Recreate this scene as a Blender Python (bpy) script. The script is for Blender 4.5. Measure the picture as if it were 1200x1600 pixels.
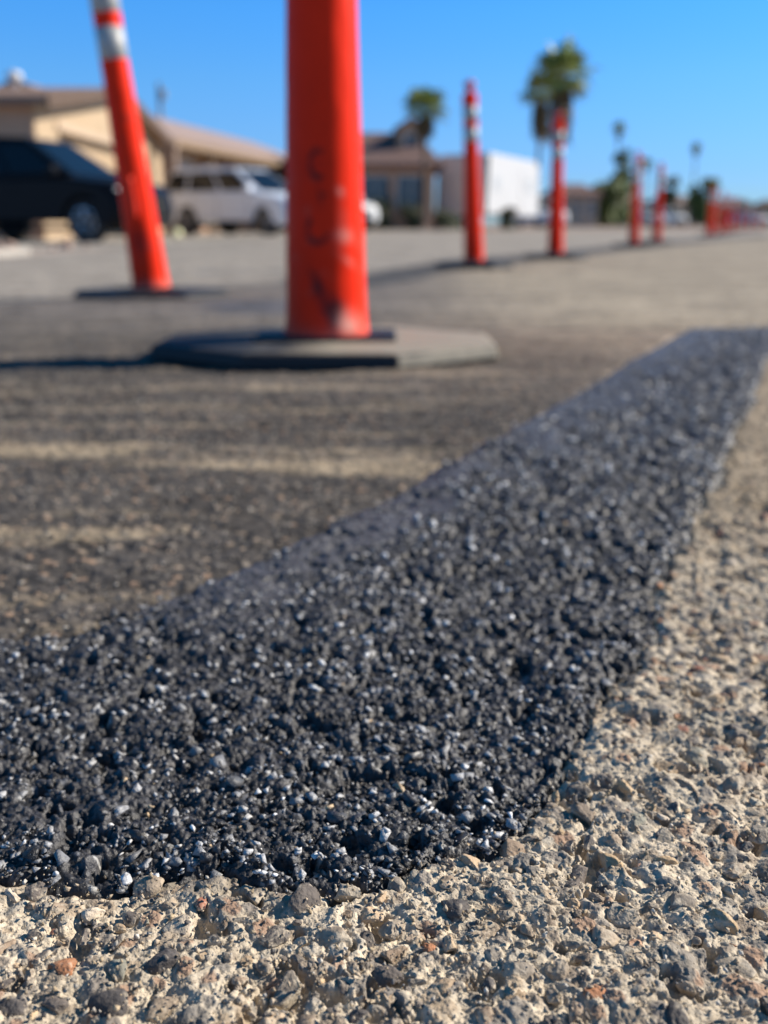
import bpy, math, random
import numpy as np
from mathutils import Vector, Matrix
R=math.radians
for o in list(bpy.data.objects): bpy.data.objects.remove(o)
SC=bpy.context.scene
# ------------------------------------------------------------ camera, light
CAMH=.15; PITCH=math.atan(450/1500)
cd=bpy.data.cameras.new('camera'); cam=bpy.data.objects.new('camera',cd); SC.collection.objects.link(cam)
cam.location=(0,0,CAMH); cam.rotation_euler=(math.pi/2-PITCH,0,0)
cd.sensor_fit='HORIZONTAL'; cd.sensor_width=36; cd.lens=45
cd.clip_start=.01; cd.clip_end=4000
cd.dof.use_dof=True; cd.dof.focus_distance=.222; cd.dof.aperture_fstop=14.5
SC.camera=cam
SC.render.resolution_x=768; SC.render.resolution_y=1024
SUNAZ=math.atan2(.95,.30); SUNEL=R(31)
w=bpy.data.worlds.new('World'); SC.world=w; w.use_nodes=True
nt=w.node_tree; bg=nt.nodes['Background']
sky=nt.nodes.new('ShaderNodeTexSky'); sky.sky_type='NISHITA'; sky.sun_disc=False
sky.sun_elevation=SUNEL; sky.sun_rotation=SUNAZ; sky.altitude=0; sky.air_density=1.0; sky.dust_density=0.0; sky.ozone_density=4.0
hs=nt.nodes.new('ShaderNodeHueSaturation'); hs.inputs['Saturation'].default_value=1.35; hs.inputs['Value'].default_value=1.0
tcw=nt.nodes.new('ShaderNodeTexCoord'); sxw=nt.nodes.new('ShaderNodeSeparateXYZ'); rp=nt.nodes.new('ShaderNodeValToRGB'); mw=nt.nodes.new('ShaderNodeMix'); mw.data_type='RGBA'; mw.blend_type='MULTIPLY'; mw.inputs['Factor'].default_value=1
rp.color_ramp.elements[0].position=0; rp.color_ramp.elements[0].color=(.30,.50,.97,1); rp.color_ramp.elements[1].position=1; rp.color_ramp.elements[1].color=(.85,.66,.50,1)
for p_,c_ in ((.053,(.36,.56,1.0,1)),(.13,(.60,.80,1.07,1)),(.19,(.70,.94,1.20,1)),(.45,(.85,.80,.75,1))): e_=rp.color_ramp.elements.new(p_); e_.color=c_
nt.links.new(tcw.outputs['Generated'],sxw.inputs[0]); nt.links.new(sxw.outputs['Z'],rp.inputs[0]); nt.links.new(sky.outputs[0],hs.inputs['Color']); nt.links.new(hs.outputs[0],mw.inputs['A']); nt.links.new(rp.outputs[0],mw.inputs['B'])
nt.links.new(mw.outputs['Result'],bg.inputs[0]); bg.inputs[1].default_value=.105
sl=bpy.data.lights.new('sun','SUN'); sl.energy=5.0; sl.angle=R(.53); sl.color=(1,.91,.78)
so=bpy.data.objects.new('sun',sl); SC.collection.objects.link(so)
sd=Vector((math.sin(SUNAZ)*math.cos(SUNEL),math.cos(SUNAZ)*math.cos(SUNEL),math.sin(SUNEL)))
so.rotation_euler=sd.to_track_quat('Z','Y').to_euler()
SC.view_settings.view_transform='Standard'; SC.view_settings.look='None'; SC.view_settings.exposure=.55
rng=np.random.default_rng(7); random.seed(5)

# ------------------------------------------------------------ terrain + projection
def sst(a,b,x):
    t=np.clip((x-a)/(b-a),0,1); return t*t*(3-2*t)
def terr(x,y):
    d=np.hypot(x,y)
    return -.075*sst(.9,4.5,d)-.075*sst(.5,5.,-x)*sst(3,9,d)
cP,sP=math.cos(PITCH),math.sin(PITCH)
def ray(px,py):
    dx,dy=(px-600)/1500,(800-py)/1500
    return np.array((dx,cP+dy*sP,-sP+dy*cP))
def gp(px,py):                                   # ground point seen at a photo pixel
    d=ray(px,py); z=0.
    for _ in range(12):
        t=(CAMH-z)/-d[2]; z=float(terr(d[0]*t,d[1]*t))
    return (d[0]*t,d[1]*t)
def at(px,dep):                                  # x, y of a thing whose base is dep metres out, in column px
    y=dep/cP-.25*sP/cP*0; x=(px-600)/1500*(y*cP+.27*sP)
    return x,y
# ------------------------------------------------------------ numpy noise
def _h(ix,iy,seed):
    h=(ix.astype(np.int64)*374761393+iy.astype(np.int64)*668265263+seed*1442695041)&0xffffffff
    h=((h^(h>>13))*1274126177)&0xffffffff
    return ((h^(h>>16))&0xffffff)/16777216.
def vn(x,y,s,seed=0):
    x=x/s;y=y/s; ix=np.floor(x);iy=np.floor(y); fx=x-ix;fy=y-iy
    fx=fx*fx*fx*(fx*(fx*6-15)+10);fy=fy*fy*fy*(fy*(fy*6-15)+10)
    a=_h(ix,iy,seed);b=_h(ix+1,iy,seed);c=_h(ix,iy+1,seed);d=_h(ix+1,iy+1,seed)
    return (a+(b-a)*fx)*(1-fy)+(c+(d-c)*fx)*fy-.5
def fbm(x,y,s,n,seed=0,g=.5):
    o=0;a=1.
    for i in range(n): o=o+a*vn(x+i*3.1*s,y-i*1.7*s,s/2**i,seed+i*17); a*=g
    return o
def cells(x,y,s,seed,jit=.8):
    """F1 distance (in cell units), id hash of the nearest jittered point"""
    x=x/s;y=y/s; ix=np.floor(x);iy=np.floor(y); best=np.full(x.shape,9.); bid=np.zeros(x.shape)
    for a in (-1,0,1):
        for b in (-1,0,1):
            cx=ix+a;cy=iy+b; px=cx+.5+jit*(_h(cx,cy,seed)-.5);py=cy+.5+jit*(_h(cx,cy,seed+5)-.5)
            an=_h(cx,cy,seed+9)*6.283; el=.6+.4*_h(cx,cy,seed+11)
            dx=x-px;dy=y-py; u=dx*np.cos(an)+dy*np.sin(an); v=(-dx*np.sin(an)+dy*np.cos(an))/el
            d=np.hypot(u,v); m=d<best; best=np.where(m,d,best); bid=np.where(m,_h(cx,cy,seed+21),bid)
    return best,bid
def sdpoly(x,y,P):
    """signed distance, negative inside"""
    ins=np.zeros(x.shape,bool); dd=np.full(x.shape,1e9); n=len(P)
    for i in range(n):
        x0,y0=P[i];x1,y1=P[(i+1)%n]
        ex,ey=x1-x0,y1-y0; t=np.clip(((x-x0)*ex+(y-y0)*ey)/(ex*ex+ey*ey+1e-12),0,1)
        dd=np.minimum(dd,np.hypot(x-x0-t*ex,y-y0-t*ey))
        if abs(ey)>1e-12:
            c=((y0>y)!=(y1>y))&(x<(x1-x0)*(y-y0)/ey+x0); ins^=c
    return np.where(ins,-dd,dd)

PATCH_PX=[(-420,1010),(-150,1004),(0,1000),(120,988),(230,955),(420,868),(560,795),(720,715),(850,645),(960,580),(1080,513),(1200,511),(1290,512),(1225,530),
 (1195,565),(1170,640),(1110,760),(1045,880),(1015,960),(985,1040),(940,1110),(900,1180),(840,1250),(760,1315),(660,1350),(560,1375),(440,1392),(300,1372),(150,1368),(0,1362),(-300,1355)]
PATCH=[gp(*p) for p in PATCH_PX]
# ------------------------------------------------------------ materials
def mat(name,col=(.5,.5,.5),rough=.6,metal=0,noise=0,nscale=8,bump=0,bscale=40,spec=.5,attr=None,emit=None,sheen=0,coat=0):
    m=bpy.data.materials.new(name); m.use_nodes=True; t=m.node_tree; b=t.nodes['Principled BSDF']; L=t.links
    b.inputs['Roughness'].default_value=rough; b.inputs['Metallic'].default_value=metal; b.inputs['Specular IOR Level'].default_value=spec
    b.inputs['Coat Weight'].default_value=coat
    b.inputs['Base Color'].default_value=(*col,1)
    src=None; tc=t.nodes.new('ShaderNodeTexCoord')
    if attr:
        a=t.nodes.new('ShaderNodeAttribute'); a.attribute_name=attr; src=a.outputs['Color']
    if noise:
        n=t.nodes.new('ShaderNodeTexNoise'); n.inputs['Scale'].default_value=nscale; n.inputs['Detail'].default_value=6; L.new(tc.outputs['Object'],n.inputs['Vector'])
        mr=t.nodes.new('ShaderNodeMapRange'); mr.inputs[1].default_value=.3; mr.inputs[2].default_value=.7; mr.inputs[3].default_value=1-noise; mr.inputs[4].default_value=1+noise
        L.new(n.outputs['Fac'],mr.inputs[0])
        mx=t.nodes.new('ShaderNodeVectorMath'); mx.operation='SCALE'
        if src: L.new(src,mx.inputs[0])
        else: mx.inputs[0].default_value=col
        L.new(mr.outputs[0],mx.inputs['Scale']); src=mx.outputs[0]
    if src: L.new(src,b.inputs['Base Color'])
    if bump:
        n=t.nodes.new('ShaderNodeTexNoise'); n.inputs['Scale'].default_value=bscale; n.inputs['Detail'].default_value=4; L.new(tc.outputs['Object'],n.inputs['Vector'])
        bp=t.nodes.new('ShaderNodeBump'); bp.inputs['Distance'].default_value=bump; L.new(n.outputs['Fac'],bp.inputs['Height']); L.new(bp.outputs[0],b.inputs['Normal'])
    return m
M=dict(
 ground=mat('ground_surface',rough=.92,noise=.16,nscale=900,bump=.0005,bscale=1500,attr='Col',spec=.25),
 patch=mat('black_sealant',rough=.5,noise=.3,nscale=700,bump=.0006,bscale=900,attr='Col',spec=.5),
 stone=mat('stone',rough=.75,noise=.22,nscale=500,bump=.0005,bscale=1100,attr='Col',spec=.35),
 chip=mat('chip',rough=.40,noise=.3,nscale=900,bump=.0004,bscale=1500,attr='Col',spec=.5),
 rubber=mat('rubber',(.012,.012,.014),.6,bump=.001,bscale=120),
 white=mat('white_band',(.42,.42,.40),.45,noise=.08,nscale=30),
 knob=mat('red_knob',(.55,.02,.03),.4),
 blackp=mat('black_paint',(.004,.004,.006),.35,spec=.12),silver=mat('silver_paint',(.74,.79,.88),.35,spec=.4),whitep=mat('white_paint',(.72,.72,.70),.35),
 glass=mat('car_glass',(.008,.010,.014),.12,spec=.3),tyre=mat('tyre',(.02,.02,.021),.85),rim=mat('rim',(.35,.36,.38),.35,metal=.8),lamp=mat('lamp_glass',(.7,.7,.68),.1),
 redlamp=mat('red_lamp',(.4,.02,.02),.2),trim=mat('dark_trim',(.012,.012,.013),.7,spec=.2),
 cream=mat('cream_stucco',(.45,.335,.215),.9,noise=.07,nscale=2,bump=.01,bscale=30),tan=mat('tan_stucco',(.50,.38,.27),.9,noise=.07,nscale=2,bump=.01,bscale=30),
 brown=mat('brown_stucco',(.54,.34,.22),.9,noise=.08,nscale=2,bump=.01,bscale=30),door=mat('garage_door',(.46,.33,.195),.6,noise=.04,nscale=1.5),
 fascia=mat('fascia',(.10,.06,.035),.7),fasciao=mat('wood_beam',(.24,.16,.095),.7),
 tile_b=mat('brown_tile',(.27,.17,.12),.85,noise=.2,nscale=3,bump=.05,bscale=5),tile_p=mat('pink_tile',(.34,.25,.22),.85,noise=.18,nscale=3,bump=.05,bscale=5),
 tile_d=mat('dark_tile',(.16,.095,.08),.85,noise=.2,nscale=3,bump=.05,bscale=5),
 wing=mat('window_glass',(.05,.06,.08),.1,spec=.8),frame=mat('window_frame',(.6,.57,.52),.6),
 bark=mat('palm_bark',(.13,.095,.07),.95,noise=.3,nscale=6),frond=mat('palm_frond',(.30,.35,.10),.5,noise=.35,nscale=2),skirt=mat('dead_frond',(.20,.14,.07),.9,noise=.3,nscale=3),
 leaf=mat('leaf',(.13,.17,.04),.6,noise=.35,nscale=1.5),leafd=mat('dark_leaf',(.055,.07,.03),.7,noise=.35,nscale=1.5),
 kerb=mat('kerb_concrete',(.36,.33,.29),.9,noise=.15,nscale=3),drive=mat('driveway_concrete',(.40,.36,.30),.9,noise=.12,nscale=1.2),
 rv=mat('trailer_white',(.60,.60,.59),.4,noise=.03,nscale=1),grey=mat('grey_metal',(.3,.3,.31),.5,metal=.4),wood=mat('pole_wood',(.22,.19,.16),.9),
 yellow=mat('pale_yellow',(.85,.80,.45),.25),rock=mat('yard_rock',(.36,.25,.2),.9,noise=.3,nscale=3),
)
def tag(o,label=None,cat=None,group=None,kind=None):
    if label:o['label']=label
    if cat:o['category']=cat
    if group:o['group']=group
    if kind:o['kind']=kind
    return o
def link(name,me,m,parent=None):
    o=bpy.data.objects.new(name,me); SC.collection.objects.link(o)
    if m: me.materials.append(M[m] if isinstance(m,str) else m)
    if parent: o.parent=parent
    return o
def empty(name,loc,rz=0,rot=None):
    o=bpy.data.objects.new(name,None); SC.collection.objects.link(o); o.location=loc; o.rotation_euler=rot or (0,0,rz); o.empty_display_size=.1; return o
def npmesh(name,V,F,col=None,smooth=True):
    me=bpy.data.meshes.new(name); V=np.ascontiguousarray(V,dtype=np.float32); F=np.ascontiguousarray(F,dtype=np.int32); k=F.shape[1]
    me.vertices.add(len(V)); me.vertices.foreach_set('co',V.ravel())
    me.loops.add(F.size); me.loops.foreach_set('vertex_index',F.ravel())
    me.polygons.add(len(F)); me.polygons.foreach_set('loop_start',np.arange(0,F.size,k,dtype=np.int32)); me.polygons.foreach_set('loop_total',np.full(len(F),k,np.int32))
    if smooth: me.polygons.foreach_set('use_smooth',np.ones(len(F),bool))
    if col is not None:
        a=me.color_attributes.new('Col','FLOAT_COLOR','POINT'); c=np.ones((len(V),4),np.float32); c[:,:3]=col; a.data.foreach_set('color',c.ravel())
    me.update(calc_edges=True); return me
# ------------------------------------------------------------ the ground sheet (polar grid about the near patch, one mesh to the horizon)
def geo(a,b,s):
    n=int(math.log(b/a)/s)+1; return np.geomspace(a,b,n)
rad=np.concatenate([geo(.04,.125,.03)[:-1],geo(.125,.62,.0018)[:-1],geo(.62,1.9,.0028)[:-1],geo(1.9,40,.012)[:-1],geo(40,1500,.06)])
ang=np.concatenate([np.linspace(-180,-42,28)[:-1],np.linspace(-42,-31,50)[:-1],np.linspace(-31,31,660)[:-1],np.linspace(31,42,50)[:-1],np.linspace(42,180,28)])
RR,AA=np.meshgrid(rad,np.radians(ang),indexing='ij')
X=RR*np.sin(AA); Y=RR*np.cos(AA); D=RR
def wob(x,y,a=.0035): return fbm(x,y,.035,4,90)*a*2.2+fbm(x,y,.006,2,91)*.004
sdP=sdpoly(X,Y,PATCH)+wob(X,Y)*sst(0,1.2,1.6-D)
# zone edges measured on the ground
FAR=[gp(*p) for p in [(-900,505),(0,474),(440,436),(700,412),(900,398),(1100,377),(1200,372),(1500,366),(1500,515),(1200,509),(900,507),(560,507),(300,516),(-900,516)]]
STR=[gp(*p) for p in [(440,434),(575,427),(690,408),(860,394),(1000,380),(1200,366),(1200,369),(1000,389),(860,405),(690,426),(575,450),(470,470)]]
sdS=sdpoly(X,Y,STR)
s_=lambda v,w: 1-sst(-w,w,v)
lf=fbm(X,Y,.25,4,3); mf=fbm(X,Y,.03,4,31)
# --- aggregate zone relief
c1,id1=cells(X+.15*.01*mf,Y,.0082,101); c2,id2=cells(X,Y,.0055,151); c3,id3=cells(X,Y,.0030,171)
dome=lambda c,r: np.sqrt(np.clip(1-(c/r)**2,0,1))
near=1-sst(.9,1.8,D)
pres1=(id1>.35); pres2=(id2>.45)
zs=np.maximum(dome(c1,.50)*pres1*.0034*(.5+.8*id1), dome(c2,.5)*pres2*.0019*(.5+id2))
zs=np.maximum(zs,dome(c3,.5)*(id3>.5)*.0009)
agg_z=(1-.5*sst(.4,.8,D))*(zs*.30*(1+.5*fbm(X,Y,.003,3,48))+fbm(X,Y,.012,6,41,.60)*.0016+fbm(X,Y,.0022,4,46,.65)*.0008-.0030*sst(.22,.42,fbm(X,Y,.010,4,47,.6)))
# colour
def C(*c): return np.array(c)
def mixc(a,b,t): return a*(1-t[...,None])+b*t[...,None]
one=np.ones(X.shape)
agg=C(.51,.435,.335)*one[...,None]
agg=agg*(1+.25*mf[...,None]+.18*lf[...,None])
pal=np.array([(.30,.24,.18),(.20,.18,.165),(.13,.125,.125),(.38,.29,.20),(.24,.19,.15),(.30,.17,.11),(.40,.36,.30),(.17,.15,.14)])
sc1=pal[(id1*8*7.3).astype(int)%8]; sc2=pal[(id2*8*5.1).astype(int)%8]
k1=dome(c1,.46)*pres1; k1=sst(.45,.75,k1+fbm(X,Y,.002,2,77)*.35); agg=mixc(agg,sc1,k1*.75)
k2=dome(c2,.45)*pres2; k2=sst(.5,.8,k2+fbm(X,Y,.0015,2,78)*.35)*(1-k1); agg=mixc(agg,sc2,k2*.7)
# worn darker aggregate with distance along the strip
agg=mixc(agg,C(.30,.235,.16)*one[...,None]*(1+.35*mf[...,None]+.25*fbm(X,Y,.009,3,55)[...,None]),sst(.34,.60,D)*.85)
# --- worn asphalt zone
asp=C(.074,.065,.058)*one[...,None]*(1+.5*mf[...,None]+.5*lf[...,None]+.55*fbm(X,Y,.007,3,61)[...,None])
a1,ai=cells(X,Y,.0062,201); ak=dome(a1,.42)*(ai>.68); aps=np.array([(.34,.26,.19),(.26,.22,.18),(.36,.24,.16),(.17,.155,.14)])[(ai*97).astype(int)%4]
asp=mixc(asp,aps,sst(.4,.7,ak)*.8)
st=fbm(X*.16,Y,.035,4,65)                                   # dust drawn out along the wheel direction
band=np.exp(-((Y-.63+.13*X)/.045)**2)+np.exp(-((Y-.95)/.05)**2)*.45+np.exp(-((Y-.45-.25*(X+.15))/.010)**2)*.5*(X<-.1)
dust=np.clip(sst(.02,.6,.85*st+.55*band*(1+1.3*fbm(X*.6,Y,.03,4,68))-.12),0,1)
asp=mixc(asp,C(.36,.285,.195)*one[...,None]*(1+.3*mf[...,None]),dust*.85)
asp_z=dome(a1,.45)*(ai>.5)*.0007+fbm(X,Y,.007,4,63,.55)*.0017
# which zone: asphalt left of / beyond the strip; aggregate near and right of it
AGG=[gp(*p) for p in [(-420,1362),(0,1365),(440,1380),(700,1300),(860,1180),(1000,960),(1090,740),(1150,620),(1230,505),(1230,440)]]+[(14,4),(14,-3),(-6,-3),(-3,.1)]
sA=s_(sdpoly(X,Y,AGG),.01)
LW=.006
col=mixc(asp,agg,sA); zz=asp_z*(1-sA)+agg_z*sA
# --- mid and far road
bx=sst(-.2,.35,X-.05*Y)
mid=C(.27,.215,.16)*one[...,None]*(1+.3*lf[...,None]+.45*fbm(X*.25,Y,.12,4,33)[...,None])
mid=mixc(C(.135,.117,.100)*one[...,None]*(1+.3*lf[...,None]+.5*fbm(X*.2,Y,.07,4,34)[...,None]),mid,bx)
col=mixc(col,mid,sst(.75,1.5,Y))
light=C(.30,.25,.185)*one[...,None]*(1+.18*lf[...,None]+.22*fbm(X*.3,Y,.3,4,37)[...,None])
dk=C(.15,.130,.113)*one[...,None]*(1+.2*lf[...,None]+.25*fbm(X*.3,Y,.2,3,39)[...,None])
fz=mixc(dk,light,bx)
col=mixc(col,fz,bx*sst(1.48,1.60,Y+.02*X)+(1-bx)*sst(1.4,2.2,Y))
# street beyond the seam
xs,ys=gp(0,474); xe,ye=gp(440,436)
sea=(Y-ys)-(X-xs)*(ye-ys)/(xe-xs)
street=C(.30,.262,.218)*one[...,None]*(1+.15*lf[...,None]+.15*fbm(X*.4,Y,.8,4,43)[...,None])
xl=X<(xe+.0)
# line followed by the delineators splits pale beige lane from grey street
q=[gp(*p) for p in [(440,440),(690,418),(1000,385),(1180,368)]]
SEAM=[(-60,ys-(60+xs)*(ye-ys)/(xe-xs))]+[(xs,ys)]+q+[(60,100),(-60,400),(-400,400),(-400,3)]
sS=s_(sdpoly(X,Y,SEAM),.04); col=mixc(col,street,sS)
ln=np.exp(-(sea/.035)**2)*(X<.2)*(D<12)*.55; col=mixc(col,C(.07,.065,.06)*one[...,None],ln)
col=mixc(col,C(.065,.062,.062)*one[...,None]*(1+.3*mf[...,None]),s_(sdS,.03)*.95)
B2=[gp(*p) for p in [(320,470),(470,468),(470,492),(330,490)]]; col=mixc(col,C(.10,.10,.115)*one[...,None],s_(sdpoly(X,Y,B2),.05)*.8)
ln2=np.exp(-((Y-1.50+.015*X)/.012)**2)*(X>-.1)*.95; col=mixc(col,C(.06,.055,.05)*one[...,None],ln2)
# worn dark blotches on the beige lane far right
col=mixc(col,C(.15,.13,.11)*one[...,None],sst(.1,.5,fbm(X*.5,Y*.25,.6,4,81))*sst(2.2,3.5,Y)*(1-sS)*.6)
# yards on the left and the far ground
yard=C(.42,.34,.28)*one[...,None]*(1+.35*fbm(X,Y,.25,5,83)[...,None])
col=mixc(col,yard,sst(.0,.15,(-X-3.15)+.12*(Y-10))*sst(3.5,4.5,Y))
col=mixc(col,C(.30,.22,.17)*one[...,None]*(1+.3*fbm(X,Y,4,4,85)[...,None]),sst(34,40,Y-.0*X))
zfar=fbm(X,Y,.05,3,88)*.004*sst(.6,1.6,D)*(1-sst(6,20,D))
hump=1-sst(1.2,3,D)
Z=terr(X,Y)+zz*hump+zfar+fbm(X,Y,.09,3,12)*.0035*hump
under=s_(sdP,.004); Z=Z-.0045*under                      # the trench the patch fills
gs=1+.55*fbm(X*.7,Y,.010,3,95)*sst(.9,1.3,D)*(1-sst(3,6,D))+.5*fbm(X*.5,Y,.05,4,96)*sst(1.3,2,D)*(1-sst(10,20,D)); col=col*gs[...,None]
grid=np.arange(len(rad)*len(ang)).reshape(len(rad),len(ang))
F=np.stack([grid[:-1,:-1],grid[:-1,1:],grid[1:,1:],grid[1:,:-1]],-1).reshape(-1,4)[:,::-1]
V=np.stack([X,Y,Z],-1).reshape(-1,3)
tag(link('ground',npmesh('ground',V,F,np.clip(col,0,.9).reshape(-1,3)),'ground'),kind='structure')
# ------------------------------------------------------------ the black patch: its own sheet over the trench
sel=(sdP<.0035)&(D<1.9)
rf=np.flatnonzero((sel[:-1,:-1]&sel[1:,1:]&sel[:-1,1:]&sel[1:,:-1]).ravel())
n_=fbm(X,Y,.006,4,301,.6); g1,gi=cells(X,Y,.0042,311); g2,gj=cells(X,Y,.0026,321)
stripD=sdpoly(X,Y,PATCH)
# the fog of smooth binder along the strip's far-left edge
pl0,pl1=np.array(gp(300,925)),np.array(gp(1080,513)); dv=(pl1-pl0)/np.linalg.norm(pl1-pl0); nr=np.array((dv[1],-dv[0]))
lat=(X-pl0[0])*nr[0]+(Y-pl0[1])*nr[1]
smooth=1-sst(.022,.070,lat+.07*fbm(X,Y,.03,4,333)-.02*sst(.5,1.2,Y)); smooth*=sst(.30,.40,Y)
big=fbm(X,Y,.020,3,350,.55); zp=(n_*.0016+big*.0022+fbm(X,Y,.0026,4,305,.65)*.0013+dome(g1,.5)*.0007*(gi>.45)*(1+fbm(X,Y,.002,2,306))-.0032*sst(.20,.42,fbm(X,Y,.008,4,307,.6)))*(1-.6*smooth)
edge=sst(-.012,.0035,sdP)
Zp=terr(X,Y)+fbm(X,Y,.09,3,12)*.0035*hump+.0012*(1-edge)-.0048*edge*sst(-.003,.0035,sdP)+zp
pc=C(.038,.037,.040)*one[...,None]*(1+.8*n_[...,None])
pc=mixc(pc,C(.088,.086,.092)*one[...,None]*(1+.8*fbm(X,Y,.004,3,360)[...,None]),smooth*.8)
pc=mixc(pc,C(.10,.105,.12)*one[...,None],sst(.3,.7,dome(g2,.45))*(gj>.86)*(1-.7*smooth))
pc=mixc(pc,C(.35,.34,.32)*one[...,None],sst(.4,.7,dome(g2,.45))*(gj>.965))
idx=F[rf] if False else np.stack([grid[:-1,:-1],grid[1:,:-1],grid[1:,1:],grid[:-1,1:]],-1).reshape(-1,4)[rf]
u,inv=np.unique(idx,return_inverse=True); inv=inv.reshape(idx.shape)
Vp=np.stack([X,Y,Zp],-1).reshape(-1,3)[u]
tag(link('asphalt_patch',npmesh('asphalt_patch',Vp,inv[:,::-1],np.clip(pc,0,.9).reshape(-1,3)[u]),'patch'),kind='structure')
def height(x,y):                                          # smooth base level without the relief
    return terr(x,y)+fbm(x,y,.09,3,12)*.0035*(1-sst(1.2,3,np.hypot(x,y)))
# ------------------------------------------------------------ stones
import bmesh
def hullvar(n,npt,flat,seed):
    out=[]
    for k in range(n):
        r=np.random.default_rng(seed+k); bm=bmesh.new()
        for _ in range(npt):
            v=r.normal(size=3); v/=np.linalg.norm(v); v*=(.72+.4*r.random()); bm.verts.new(v*np.array((1,.6+.35*r.random(),flat)))
        g=bmesh.ops.convex_hull(bm,input=bm.verts); bmesh.ops.delete(bm,geom=[e for e in g['geom_interior'] if isinstance(e,bmesh.types.BMVert)],context='VERTS')
        bmesh.ops.triangulate(bm,faces=bm.faces); bm.verts.ensure_lookup_table(); bm.verts.index_update()
        P=np.array([v.co for v in bm.verts]); T=np.array([[v.index for v in f.verts] for f in bm.faces]); bm.free(); out.append((P,T,np.ones(len(P))))
    return out
def rockvar(sub,n,flat,ang_,rough=.12,seed=0):
    out=[]
    for k in range(n):
        bm=bmesh.new(); bmesh.ops.create_icosphere(bm,subdivisions=sub,radius=1)
        bm.verts.ensure_lookup_table()
        P=np.array([v.co for v in bm.verts]); T=np.array([[v.index for v in f.verts] for f in bm.faces]); bm.free()
        r=np.random.default_rng(seed+k); N=P.copy()
        for _ in range(ang_):
            nn=r.normal(size=3); nn/=np.linalg.norm(nn); c=.42+.35*r.random(); d=P@nn; P=P-np.outer(np.clip(d-c,0,None),nn)*.96
        def n3(f,sd_): return (vn(N[:,0]*f+k*9+sd_,N[:,1]*f+N[:,2]*f*.37,1.,k+sd_)+vn(N[:,1]*f+k*3,N[:,2]*f-N[:,0]*f*.31,1.,k+7+sd_))
        P=P*(1+rough*(n3(1.7,0)+.55*n3(4,1)+(.32*n3(9,2) if sub>=3 else 0)+(.2*n3(17,3) if sub>=4 else 0)))[:,None]
        coat=np.clip(.66+1.3*n3(2.2,5)+1.2*n3(7,6)+1.1*(N[:,2]-.30),0,1)      # where cement still clings to the stone
        P*=np.array([1,.65+.3*r.random(),flat*(.75+.5*r.random())]); out.append((P,T,coat))
    return out
def scatter(x,y,z,size,variants,cols,tilt=.35,seed=1,coatcol=None):
    r=np.random.default_rng(seed); n=len(x); which=r.integers(0,len(variants),n); Vs=[];Fs=[];Cs=[];off=0
    for k,(P,T,K) in enumerate(variants):
        s=np.flatnonzero(which==k); m=len(s)
        if not m: continue
        a=r.random(m)*6.283; t=r.normal(size=(m,2))*tilt
        def rx(t):
            c,s2=np.cos(t),np.sin(t);Q=np.zeros((m,3,3));Q[:,0,0]=1;Q[:,1,1]=c;Q[:,1,2]=-s2;Q[:,2,1]=s2;Q[:,2,2]=c;return Q
        def ry(t):
            c,s2=np.cos(t),np.sin(t);Q=np.zeros((m,3,3));Q[:,1,1]=1;Q[:,0,0]=c;Q[:,0,2]=s2;Q[:,2,0]=-s2;Q[:,2,2]=c;return Q
        ca,sa=np.cos(a),np.sin(a)
        Rz=np.zeros((m,3,3));Rz[:,0,0]=ca;Rz[:,0,1]=-sa;Rz[:,1,0]=sa;Rz[:,1,1]=ca;Rz[:,2,2]=1
        Q=rx(t[:,0])@ry(t[:,1])@Rz
        v=np.einsum('mij,pj->mpi',Q,P)*size[s][:,None,None]+np.stack([x[s],y[s],z[s]],-1)[:,None,:]
        c=np.repeat(cols[s],len(P),0)
        if coatcol is not None:
            kk=np.clip(K[None,:]+r.normal(size=(m,1))*.35,0,1).reshape(-1,1); c=c*kk+np.array(coatcol)*(1-kk)
        Vs.append(v.reshape(-1,3)); Fs.append((T[None]+(off+np.arange(m)*len(P))[:,None,None]).reshape(-1,3)); Cs.append(c); off+=m*len(P)
    return np.concatenate(Vs),np.concatenate(Fs),np.concatenate(Cs)
def stuff(name,data,m,label,cat,smooth=True):
    o=link(name,npmesh(name,data[0],data[1],data[2],smooth),m); tag(o,label,cat,kind='stuff'); return o
def field(n,d0,d1,maxang=33,power=1.0):                   # points spread over the wedge, density falling with distance
    t=rng.random(n); d=(d0**power+(d1**power-d0**power)*t)**(1/power) if power else d0*(d1/d0)**t
    a=np.radians((rng.random(n)*2-1)*maxang); return d*np.sin(a),d*np.cos(a)
# pebbles set in the aggregate surface
x,y=field(20000,.12,1.1,power=.5); d=np.hypot(x,y)
sp=sdpoly(x,y,PATCH)+wob(x,y); sa=sdpoly(x,y,AGG)
k=(sp>.001)&(sa<0)&(rng.random(len(x))>.75*sst(.38,.6,d)); x,y,d=x[k],y[k],d[k]
sz=np.exp(rng.normal(math.log(.0018),.46,len(x))).clip(.0007,.0050)
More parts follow.
